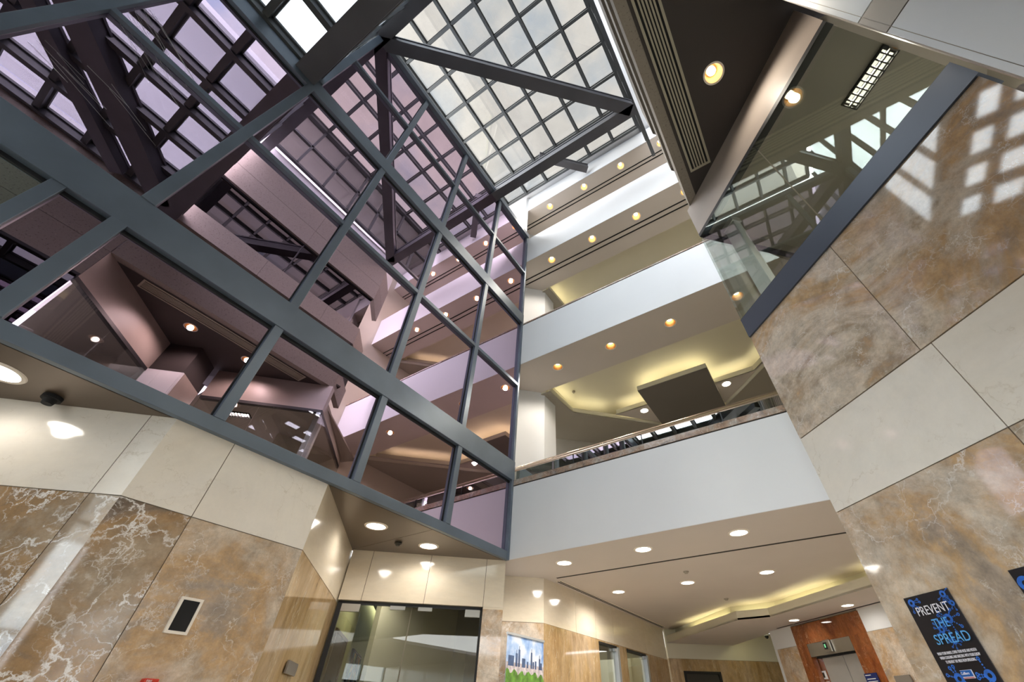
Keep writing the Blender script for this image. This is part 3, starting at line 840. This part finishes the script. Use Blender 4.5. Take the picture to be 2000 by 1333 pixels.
# rooms behind the storefronts
st(build('ceiling_shop', MB().prism([(.09, .96), (.51, .52), (.9, .52), (.9, 1.35), (.5, 1.5)], 1.335, 1.345), M['taupe']))
st(build('wall_shop', MB().box(.9, .92, -.2, 1.5, .6, 1.36), M['taupe']))
st(build('floor_shop', MB().prism([(.11, .95), (.53, .53), (.9, .53), (.9, 1.5), (.6, 1.45)], .70, .72), M['white']))
st(build('wall_shop_side', MB().line((.53, .50), (.9, .50), .6, 1.36, .02).line((.56, .27), (.9, .27), .6, 1.36, .02), M['dark_grey']))
st(build('ceiling_shop_small', MB().prism([(.10, -.15), (.51, .26), (.9, .26), (.9, -.2)], 1.335, 1.345), M['taupe_dark']))
# glass partition running off behind the bay
t = thing('window_11', None, None, (.07, .945, .7), kind='structure')
build('window_frame', MB().line((.072, .950), (.55, 1.428), 1.262, 1.282, .012), M['frame_dark'], t)
build('head_panel', MB().line((.072, .950), (.55, 1.428), 1.282, 1.36, .012), M['taupe'], t)
build('glass_pane', MB().line((.072, .950), (.55, 1.428), .74, 1.262, .002), M['clear'], t)
t = thing('pillar', 'pale blue-white square pillar with a cap behind the upper storefront glass', 'pillar', (.17, .985, .72))
build('shaft', MB().prism([(.150, 1.005), (.185, .970), (.205, .990), (.170, 1.025)], .72, 1.31), M['white_panel'], t)
build('cap', MB().prism([(.144, 1.005), (.185, .964), (.211, .990), (.170, 1.031)], 1.31, 1.335), M['white_panel'], t)
# troffer in the shop ceiling
t = thing('troffer_light', 'recessed fluorescent ceiling fixture with silver louvres behind the glass', 'ceiling light', (.62, .73, 1.33))
u = Vector((-R2, R2)); v = Vector((R2, R2))
o_ = Vector((.651, .665))
def qd(a0, a1, b0, b1): return [tuple(o_+u*a0+v*b0), tuple(o_+u*a1+v*b0), tuple(o_+u*a1+v*b1), tuple(o_+u*a0+v*b1)]
LT, WT = .150, .052
build('frame', MB().prism(qd(0, LT, 0, .004), 1.326, 1.334).prism(qd(0, LT, WT-.004, WT), 1.326, 1.334).prism(qd(0, .004, 0, WT), 1.326, 1.334).prism(qd(LT-.004, LT, 0, WT), 1.326, 1.334), M['black'], t)
build('back_pan', MB().prism(qd(.004, LT-.004, .004, WT-.004), 1.3335, 1.3345), M['black'], t)
for k in range(2): build('tube', MB().prism(qd(.010, LT-.010, .008+k*.024, .020+k*.024), 1.3315, 1.333), M['tube'], t)
al = bpy.data.lights.new('bulb', 'AREA'); al.energy = 75; al.color = (1, .95, .82); al.shape = 'RECTANGLE'; al.size = .10; al.size_y = .55
ao = bpy.data.objects.new('bulb', al); COL.objects.link(ao); ao.parent = t
q_ = o_+u*LT/2+v*WT/2
ao.location = P(q_.x, q_.y, 1.3312)-Vector(t['_org']); ao.rotation_euler = (0, 0, math.radians(45))
for k in range(1, 9): build('louvre', MB().prism(qd(k*LT/9-.002, k*LT/9+.002, .004, WT-.004), 1.327, 1.3312), M['dark_grey'], t)
build('louvre_spine', MB().prism(qd(.004, LT-.004, WT/2-.003, WT/2+.003), 1.3268, 1.3312), M['dark_grey'], t)
# white panelled pier at the near right
t = thing('pier', 'white panelled pier with a grey band, close up in the top right corner', 'pier', (.45, .36, FL))
pr_ = [(.378, .362), (.486, .254), (.606, .374), (.498, .482)]
def shrink(pl, k):
    cx = sum(p[0] for p in pl)/4; cy = sum(p[1] for p in pl)/4
    return [(cx+(x-cx)*k, cy+(y-cy)*k) for x, y in pl]
# side returns are stone, front face panelled
build('core', MB().prism(shrink(pr_, .97), FL, 1.455), M['bulkhead'], t)
f0, f1 = (.375, .365), (.489, .251)
for (z0, z1, m) in ((FL, .43, 'white_panel'), (.433, .757, 'white_panel'), (.760, .838, 'grey'), (.841, 1.285, 'white_panel')):
    for a, b in ((0, .045), (.05, .62), (.625, 1)):
        build('panel' if m != 'grey' else 'grey_band', MB().line(f0, f1, z0, z1, .01 if False else -.010, 0, 0, a, b), M[m], t)
build('stone_return', MB().line((.380, .372), (.500, .492), FL, 1.285, .004), M['bulkhead'], t)
build('dark_void', MB().prism(shrink(pr_, .985), 1.286, 1.454), M['dark_soffit'], t)  # dark box stands in for the shaded void above the pier

# ============================================================ THINGS ON THE GROUND FLOOR
# glass entrance doors in the 45 degree wall
t = thing('glass_door', 'wide frameless glass double doors with brushed patch fittings under the cream stone', 'door', (-1.22, 1.12, FL))
f = lambda x: (x+1.39)/.39
d0, d1 = (-1.39, .946), (-1.0, 1.336)
dn = lambda k: ((-1.39-.008*k, .946+.008*k), (-1.0-.008*k, 1.336+.008*k))
a_, b_ = dn(1)
build('frame', MB().line(a_, b_, .287, .2955, -.01, 0, 0, f(-1.388), f(-1.05)).line(a_, b_, FL, .2955, -.012, 0, 0, 0, f(-1.380)).line(a_, b_, FL, .2955, -.01, 0, 0, f(-1.054), f(-1.05)), M['frame_dark'], t)
for x0, x1 in ((-1.379, -1.221), (-1.218, -1.055)):
    build('glass_leaf', MB().line(a_, b_, FL+.005, .2868, -.003, 0, 0, f(x0), f(x1)), M['door_glass'], t)
a2, b2 = dn(.6)
for x0, x1, z0 in ((-1.379, -1.338, .266), (-1.270, -1.235, .277), (-1.205, -1.172, .277), (-1.092, -1.056, .266)):
    build('patch_fitting', MB().line(a2, b2, z0, .2872, -.010, 0, 0, f(x0), f(x1)), M['stainless'], t)
# room behind
st(build('wall_room_left', MB().line((-1.40, .950), (-2.3, 1.85), FL, .47, -.02), M['wall_green']))
st(build('wall_room_back', MB().line((-2.3, 1.86), (-1.7, 2.46), FL, .47, -.02), M['dark_grey']))
st(build('wall_room_partition', MB().line((-1.75, 1.62), (-1.17, 2.20), FL, .47, -.02), M['taupe']))
st(build('wall_room_right', MB().line((-1.02, 1.36), (-1.7, 2.04), FL, .47, -.01), M['taupe']))
st(build('ceiling_room', MB().prism([(-1.40, .96), (-1.04, 1.32), (-1.165, 1.49), (-1.165, 1.75), (-1.7, 2.5), (-2.3, 1.9)], .42, .44), M['taupe']))
flat_light(-1.50, 1.25, .42, 'small round light glowing inside the room behind the glass doors', 'lights in the room behind the doors', 12, .022)
t = thing('door_inner', None, None, (-1.6, 1.12, FL))
bpy.data.objects.remove(t)
t = thing('wooden_door', 'dark brown door in the lime wall, seen through the glass doors', 'door', (-1.58, 1.12, FL))
build('door_leaf', MB().line((-1.490, 1.043), (-1.68, 1.233), FL, .226, .004), M['dark_grey'], t)
build('door_frame', MB().line((-1.478, 1.031), (-1.490, 1.043), FL, .236, .006).line((-1.68, 1.233), (-1.692, 1.245), FL, .236, .006).line((-1.478, 1.031), (-1.692, 1.245), .226, .236, .006), M['bronze'], t)
m, nt_ = mat('multicolour_abstract_print')
b = N(nt_, 'ShaderNodeBsdfPrincipled', i_Roughness=.4)
tcx = N(nt_, 'ShaderNodeTexCoord'); vz = N(nt_, 'ShaderNodeTexVoronoi', i_Scale=9.0)
nt_.links.new(tcx.outputs['Object'], vz.inputs['Vector'])
sp_ = N(nt_, 'ShaderNodeSeparateColor'); nt_.links.new(vz.outputs['Color'], sp_.inputs[0])
rr = ramp(nt_, [(0, lin('2a3040')), (.2, lin('c87a2c')), (.4, lin('5c7a8a')), (.55, lin('d8b060')), (.7, lin('7a3a24')), (.85, lin('8a9a58'))], 'CONSTANT')
nt_.links.new(sp_.outputs[0], rr.inputs['Fac']); nt_.links.new(rr.outputs['Color'], b.inputs['Base Color']); fin(nt_, b.outputs[0])
M['art'] = m
t = thing('wall_art', 'colourful patchwork picture in a black grid frame on the lime wall behind the doors', 'picture', (-1.95, 1.49, .02))
w0, w1 = (-1.838, 1.391), (-2.08, 1.633)
build('print', MB().line(w0, w1, .02, .228, .004), M['art'], t)
mb = MB().line(w0, w1, .226, .232, .008).line(w0, w1, .12, .124, .006).line(w0, w1, .018, .022, .008)
for a in (0, .49, .98): mb.line(w0, w1, .02, .232, .008, 0, 0, a, a+.02)
build('frame', mb, M['black'], t)
M['blue'] = plain('bright_blue_paint', lin('1a63b4'), .5, vary=.02)
t = thing('wall_sign', 'blue round emblem and lettering inside the room behind the glass doors', 'sign', (-1.2, 1.5, .1))
build('backing_panel', MB().line((-1.28, 1.49), (-1.09, 1.68), -.02, .20, -.004), M['taupe_dark'], t)
cen = Vector((-1.215, 1.555)); dd = Vector((R2, R2)); nn = Vector((R2, -R2))
mb = MB()
for k in range(32):
    a0, a1 = 2*PI*k/32, 2*PI*(k+1)/32
    pts = []
    for a, r in ((a0, .024), (a1, .024), (a1, .014), (a0, .014)):
        q = cen+dd*(r*.8*math.cos(a))+nn*.004; pts.append(P(q.x, q.y, .125+r*math.sin(a)*1.2))
    mb.face(pts)
build('emblem', mb, M['blue'], t)
text('lettering', 'Co', t, (-1.180, 1.590, .100), (1, 1), .05, M['blue'], off=.02)

# narrow glass doors of the lobby wall
M['alu'] = plain('silver_aluminium', lin('c3c6c8'), .35, .6, vary=.02)
for (y0, y1, zt, lb) in ((2.12, 2.349, .279, 'left glass lobby door with a silver frame, beside the skyline banner wall'), (2.451, 2.748, .281, 'right glass lobby door with a silver frame, nearer the lobby end wall')):
    t = thing('glass_door', lb, 'door', (-1.01, (y0+y1)/2, FL), 'silver framed glass doors in the lobby')
    build('glass_leaf', MB().box(-1.024, -1.021, y0+.004, y1-.026, FL, zt-.004), M['door_glass'], t)
    build('side_frame', MB().box(-1.03, -1.004, y1-.028, y1-.004, FL, zt), M['alu'], t)
    build('head_frame', MB().box(-1.03, -1.006, y0, y1-.03, zt-.004, zt+.004), M['frame_dark'], t)
    build('door_closer', MB().box(-1.02, -1.008, y1-.055, y1-.031, zt-.018, zt-.006), M['alu'], t)
st(build('wall_room_lobby_side', MB().box(-1.5, -1.48, 1.9, 3.1, FL, .45), M['dark_grey']))
st(build('ceiling_room_lobby_side', MB().box(-1.5, -1.031, 1.9, 3.0, .30, .32), M['taupe']))

# dark door in the end wall
t = thing('metal_door', 'dark grey flush door in the gold marble end wall of the lobby', 'door', (-.85, 3.25, FL))
build('door_leaf', MB().line((-.928, 3.178), (-.772, 3.334), FL, .226, -.012), M['dark_grey'], t)
build('door_frame', MB().line((-.94, 3.160), (-.757, 3.343), .226, .238, -.010).line((-.94, 3.16), (-.928, 3.172), FL, .226, -.01).line((-.769, 3.331), (-.757, 3.343), FL, .226, -.01), M['frame_dark'], t)

# elevator
t = thing('elevator', 'elevator with a steel header and doors inside a red-orange marble portal', 'elevator', (-.08, 2.66, FL))
E = lambda x: (x, 2.598-x)
mb = MB()
mb.line(E(-.235), E(.080), .289, .370, -.03, 0, .2)
mb.line(E(-.235), E(-.185), FL, .289, -.03, 0, .5)
mb.line(E(.009), E(.079), FL, .289, -.03, 0, .8)
build('marble_portal', mb, M['marble_red'], t)
build('steel_header', MB().line(E(-.184), E(.008), .238, .2885, -.02), M['stainless'], t)
# deeper reveal
def E2(x): return (x+.035*R2, 2.598-x+.035*R2)
build('side_reveal', MB().line(E2(-.215), E2(-.156), FL, .236, -.01, 0, .4), M['marble_red'], t)
for x0, x1 in ((-.157, -.067), (-.065, .012)):
    build('door_panel', MB().line(E2(x0), E2(x1), FL, .231, .008), M['door_steel'], t)
build('door_track', MB().line(E2(-.17), E2(.012), .231, .240, .02), M['black'], t)
def E3(x): return (x-.004*R2, 2.598-x-.004*R2)
ind = build('floor_indicator', MB().line(E3(-.102), E3(-.074), .246, .290, .008), M['stainless'], t)
build('screen', MB().line((E3(-.099)[0]-.0062, E3(-.099)[1]-.0062), (E3(-.086)[0]-.0062, E3(-.086)[1]-.0062), .256, .281, .002), M['black'], ind)
build('digit', MB().line((E3(-.095)[0]-.0076, E3(-.095)[1]-.0076), (E3(-.090)[0]-.0076, E3(-.090)[1]-.0076), .262, .275, .001), M['pix_green'], ind)
for z0, z1, lb in ((.155, .186, 'white paper notice beside the elevator doors, the upper one'), (.118, .146, 'white paper notice beside the elevator doors, the lower one')):
    def E4(x): return (x+.033*R2, 2.598-x+.033*R2)
    o = build('paper_notice', MB().line(E4(-.196), E4(-.168), z0, z1, .001), M['white'])
    tag(o, lb, 'notice', 'paper notices by the elevator')
    build('print', MB().line((E4(-.186)[0]-.001, E4(-.186)[1]-.001), (E4(-.178)[0]-.001, E4(-.178)[1]-.001), z0+.006, z1-.006, .0006), M['dark_grey'], o)
M['navy'] = plain('navy_blue_sign', lin('1c2a63'), .4, vary=.02)
t = thing('wall_sign', 'navy blue sign with white lines of text right of the elevator', 'sign', (.03, 2.56, .09))
build('board', MB().line(E3(.010), E3(.054), .085, .156, .004), M['navy'], t)
for k, (x0, x1) in enumerate(((.014, .034), (.016, .046), (.016, .050), (.016, .048), (.016, .050))):
    build('text_line', MB().line((E3(x0)[0]-.0031, E3(x0)[1]-.0031), (E3(x1)[0]-.0031, E3(x1)[1]-.0031), .149-.0085*k-(.004 if k else 0), .1515-.0085*k-(.004 if k else 0), .001), M['white'], t)
t = thing('wall_plaque', 'plain grey plaque on the tan marble right of the elevator', 'plaque', (.13, 2.46, .1))
build('plate', MB().line(E3(.108), E3(.158), .07, .140, .005), M['grey'], t)
text('lettering', 'SECOND FLOOR', t, (E3(.115)[0], E3(.115)[1], .128), (1, -1), .0055, M['frame_dark'], off=.004) if False else None

# skyline banner
t = thing('banner_stand', 'roll-up banner with a city skyline over green trees, beside the marble corner', 'banner', (-1.0, 1.49, FL))
X0 = -.999
M['sky_print'] = None
m, n_ = mat('printed_cloudy_sky')
b = N(n_, 'ShaderNodeBsdfPrincipled', i_Roughness=.5)
q = N(n_, 'ShaderNodeTexCoord'); z_ = N(n_, 'ShaderNodeTexNoise', i_Scale=3.0, i_Detail=6)
n_.links.new(q.outputs['Object'], z_.inputs['Vector'])
rr = ramp(n_, [(.36, lin('5f86c4')), (.48, lin('9db7dc')), (.60, lin('dfe4ee'))]); n_.links.new(z_.outputs['Fac'], rr.inputs['Fac'])
n_.links.new(rr.outputs['Color'], b.inputs['Base Color']); fin(n_, b.outputs[0]); M['sky_print'] = m
M['tower_print'] = plain('printed_blue_towers', lin('45597d'), .5, vary=.35, scale=9)
M['town_print'] = plain('printed_pale_town', lin('bdb3b6'), .5, vary=.35, scale=18)
M['tree_print'] = plain('printed_green_trees', lin('5f8a34'), .5, vary=.55, scale=11)
mb = MB()
y0, y1, zt = 1.370, 1.607, .2245
mb.box(X0-.001, X0, y0, y1, FL+.02, zt, 0)
mb.box(X0, X0+.0004, y0, y1, .06, .150, 2)
bl = [(.012, .045, .168, 0), (.055, .067, .176, 1), (.072, .082, .188, 1), (.095, .115, .165, 0), (.125, .135, .158, 0), (.150, .160, .186, 1), (.163, .172, .160, 0), (.178, .188, .163, 0), (.205, .214, .172, 1), (.215, .226, .160, 0)]
for a, b2_, zt_, sp in bl:
    mb.box(X0+.0004, X0+.0008, y0+a, y0+b2_, .140, zt_, 1)
    if sp: mb.box(X0+.0004, X0+.0008, y0+(a+b2_)/2-.001, y0+(a+b2_)/2+.001, zt_, zt_+.010, 1)
i = len(mb.v)
tops = []
for k in range(41):
    yy = y0+(y1-y0)*k/40
    tops.append((yy, .126+.006*math.sin(k*.9)+random.uniform(-.003, .003) - .02*max(0, k/40-.75)))
for k in range(40):
    mb.face([P(X0+.0012, tops[k][0], FL+.03), P(X0+.0012, tops[k+1][0], FL+.03), P(X0+.0012, tops[k+1][0], tops[k+1][1]), P(X0+.0012, tops[k][0], tops[k][1])], 3)
build('printed_picture', mb, [M['sky_print'], M['tower_print'], M['town_print'], M['tree_print']], t)
build('top_rail', MB().box(X0-.004, X0+.004, y0-.001, y1+.001, zt, zt+.0065), M['alu'], t)
build('base', MB().box(X0-.02, X0+.02, y0-.004, y1+.004, FL, FL+.025), M['alu'], t)
build('pole', MB().box(X0-.006, X0-.003, 1.487, 1.49, FL+.02, zt), M['alu'], t)

# wall speaker, plates, fire alarm
t = thing('wall_speaker', 'black rectangular grille in a white frame on the left brown marble', 'speaker', (-.998, .384, .112))
build('grille', MB().box(-.9985, -.9945, .370, .397, .1155, .1605), M['black'], t)
build('frame', MB().box(-.9995, -.994, .365, .3695, .111, .165).box(-.9995, -.994, .3975, .402, .111, .165).box(-.9995, -.994, .3695, .3975, .111, .1152).box(-.9995, -.994, .3695, .3975, .1608, .165), M['ring'], t)
M['red'] = plain('red_plastic', lin('c8331c'), .4, vary=.02)
t = thing('fire_alarm', 'red fire alarm strobe at the bottom picture edge on the brown marble', 'fire alarm', (-.998, .382, .0))
build('housing', MB().box(-.9995, -.985, .371, .392, .012, .0505), M['red'], t, bevel=.006)
build('strobe_lens', MB().box(-.985, -.979, .377, .386, .022, .042), M['clear'], t)
text('lettering', 'FIRE', t, (-.9845, .3735, .0455), (0, 1), .0045, M['white'], off=.003)
t = thing('wall_plate', 'small dark grey switch plate on the golden marble left of the glass doors', 'switch plate', (-1.18, .73, .08))
kx = lambda x: (x, -.449-x)
def kk(x): return (x+.002, -.449-x+.002)
build('plate', MB().line(kk(-1.139), kk(-1.211), .082, .106, -.004 if False else .004), M['grey'], t)
build('key_switch', MB().line(kk(-1.168), kk(-1.180), .098, .1025, -.003), M['black'], t)
build('label_strip', MB().line(kk(-1.160), kk(-1.190), .087, .0895, -.0025), M['black'], t)

# posters on the right wall
M['poster'] = plain('poster_black_navy', lin('15161f'), .35, vary=.3, scale=4)
M['glow_blue'] = plain('printed_blue', lin('2f6fd0'), .4, vary=.25, scale=20)
M['ink_cyan'] = plain('printed_light_blue', lin('62b4f4'), .4, vary=.02)
M['ink_white'] = plain('printed_white', lin('f4f2fa'), .4, vary=.01)
def Q(x, off=.0): return (x-off*R2, 1.007-x-off*R2)
def poster(x0, x1, z0, z1, label, nblob, seed, words):
    t = thing('poster', label, 'poster', ((x0+x1)/2, 1.007-(x0+x1)/2, z0), 'prevention posters on the brown marble')
    build('sheet', MB().line(Q(x0, .003), Q(x1, .003), z0, z1, -.0015), M['poster'], t)
    rnd = random.Random(seed)
    mb = MB()
    def dot(cx, cz, r, r2=0, o=.0035):
        n = 18
        for k in range(n):
            a0, a1 = 2*PI*k/n, 2*PI*(k+1)/n
            ps = []
            for a, rr_ in ((a0, r), (a1, r), (a1, r2), (a0, r2)):
                xx = min(max(cx+rr_*R2*math.cos(a), x0), x1); zz = min(max(cz+rr_*math.sin(a), z0), z1)
                ps.append(P(Q(xx, o)[0], Q(xx, o)[1], zz))
            if r2 == 0: ps = ps[:3]
            mb.face(ps)
    for cx, cz, r in nblob:
        r *= .78
        for k in range(9):
            a = 2*PI*k/9+rnd.random(); l = r*rnd.uniform(1.5, 2.1)
            ex, ez = cx+l*math.cos(a)*R2, cz+l*math.sin(a)
            if not (x0 < ex < x1 and z0 < ez < z1): continue
            dot(ex, ez, r*.26, r*.10)
            for s_ in range(3): dot(cx+(ex-cx)*(.45+.18*s_), cz+(ez-cz)*(.45+.18*s_), r*.12)
        dot(cx, cz, r*.75, r*.3)
    build('virus_motif', mb, M['glow_blue'], t)
    return t
bl = [(.1045, .135, .0085), (.1415, .137, .0075), (.1335, .109, .010), (.121, .0985, .0075), (.112, .045, .011), (.141, .046, .011), (.1455, .125, .006), (.127, .084, .006)]
t = poster(.098, .1485, -.02, .1428, 'tall dark poster reading PREVENT THE SPREAD on the marble wall', bl, 3, True)
dr = (1, -1)
text('title_white', 'PREVENT', t, (Q(.1062)[0], Q(.1062)[1], .1175), dr, .0158, M['ink_white'], .78, off=.022)
text('title_blue', 'THE', t, (Q(.1165)[0], Q(.1165)[1], .1005), dr, .0158, M['ink_cyan'], .82, off=.022)
text('title_blue', 'SPREAD', t, (Q(.1095)[0], Q(.1095)[1], .0825), dr, .0165, M['ink_cyan'], .88, off=.022)
for k, (s_, x_) in enumerate((('WASH YOUR HANDS, COVER YOUR NOSE AND MOUTH', .1045), ('WHEN COUGHING AND SNEEZING WITH YOUR ELBOW', .1050), ('TO PREVENT THE VIRUS FROM SPREADING.', .1085))):
    text('body_text', s_, t, (Q(x_)[0], Q(x_)[1], .0712-.0048*k), dr, .0046, M['ink_white'], .47, off=.022)
lg = build('logo', MB().line(Q(.1165, .004), Q(.1275, .004), .0445, .0535, -.001), M['ink_white'], t)
build('logo_field', MB().line(Q(.1170, .005), Q(.1270, .005), .0467, .0530, -.001), M['blue'], lg)
build('logo_stripe', MB().line(Q(.1170, .005), Q(.1270, .005), .0449, .0455, -.001), M['red'], lg)
text('logo_text', 'Colliers', t, (Q(.1174)[0], Q(.1174)[1], .0485), dr, .0042, M['ink_white'], .85, off=.026)
bl = [(.2145, .128, .014), (.224, .10, .010), (.24, .13, .010), (.25, .08, .012)]
poster(.208, .259, -.02, .1445, 'dark blue poster cut off by the right picture edge', bl, 5, False)
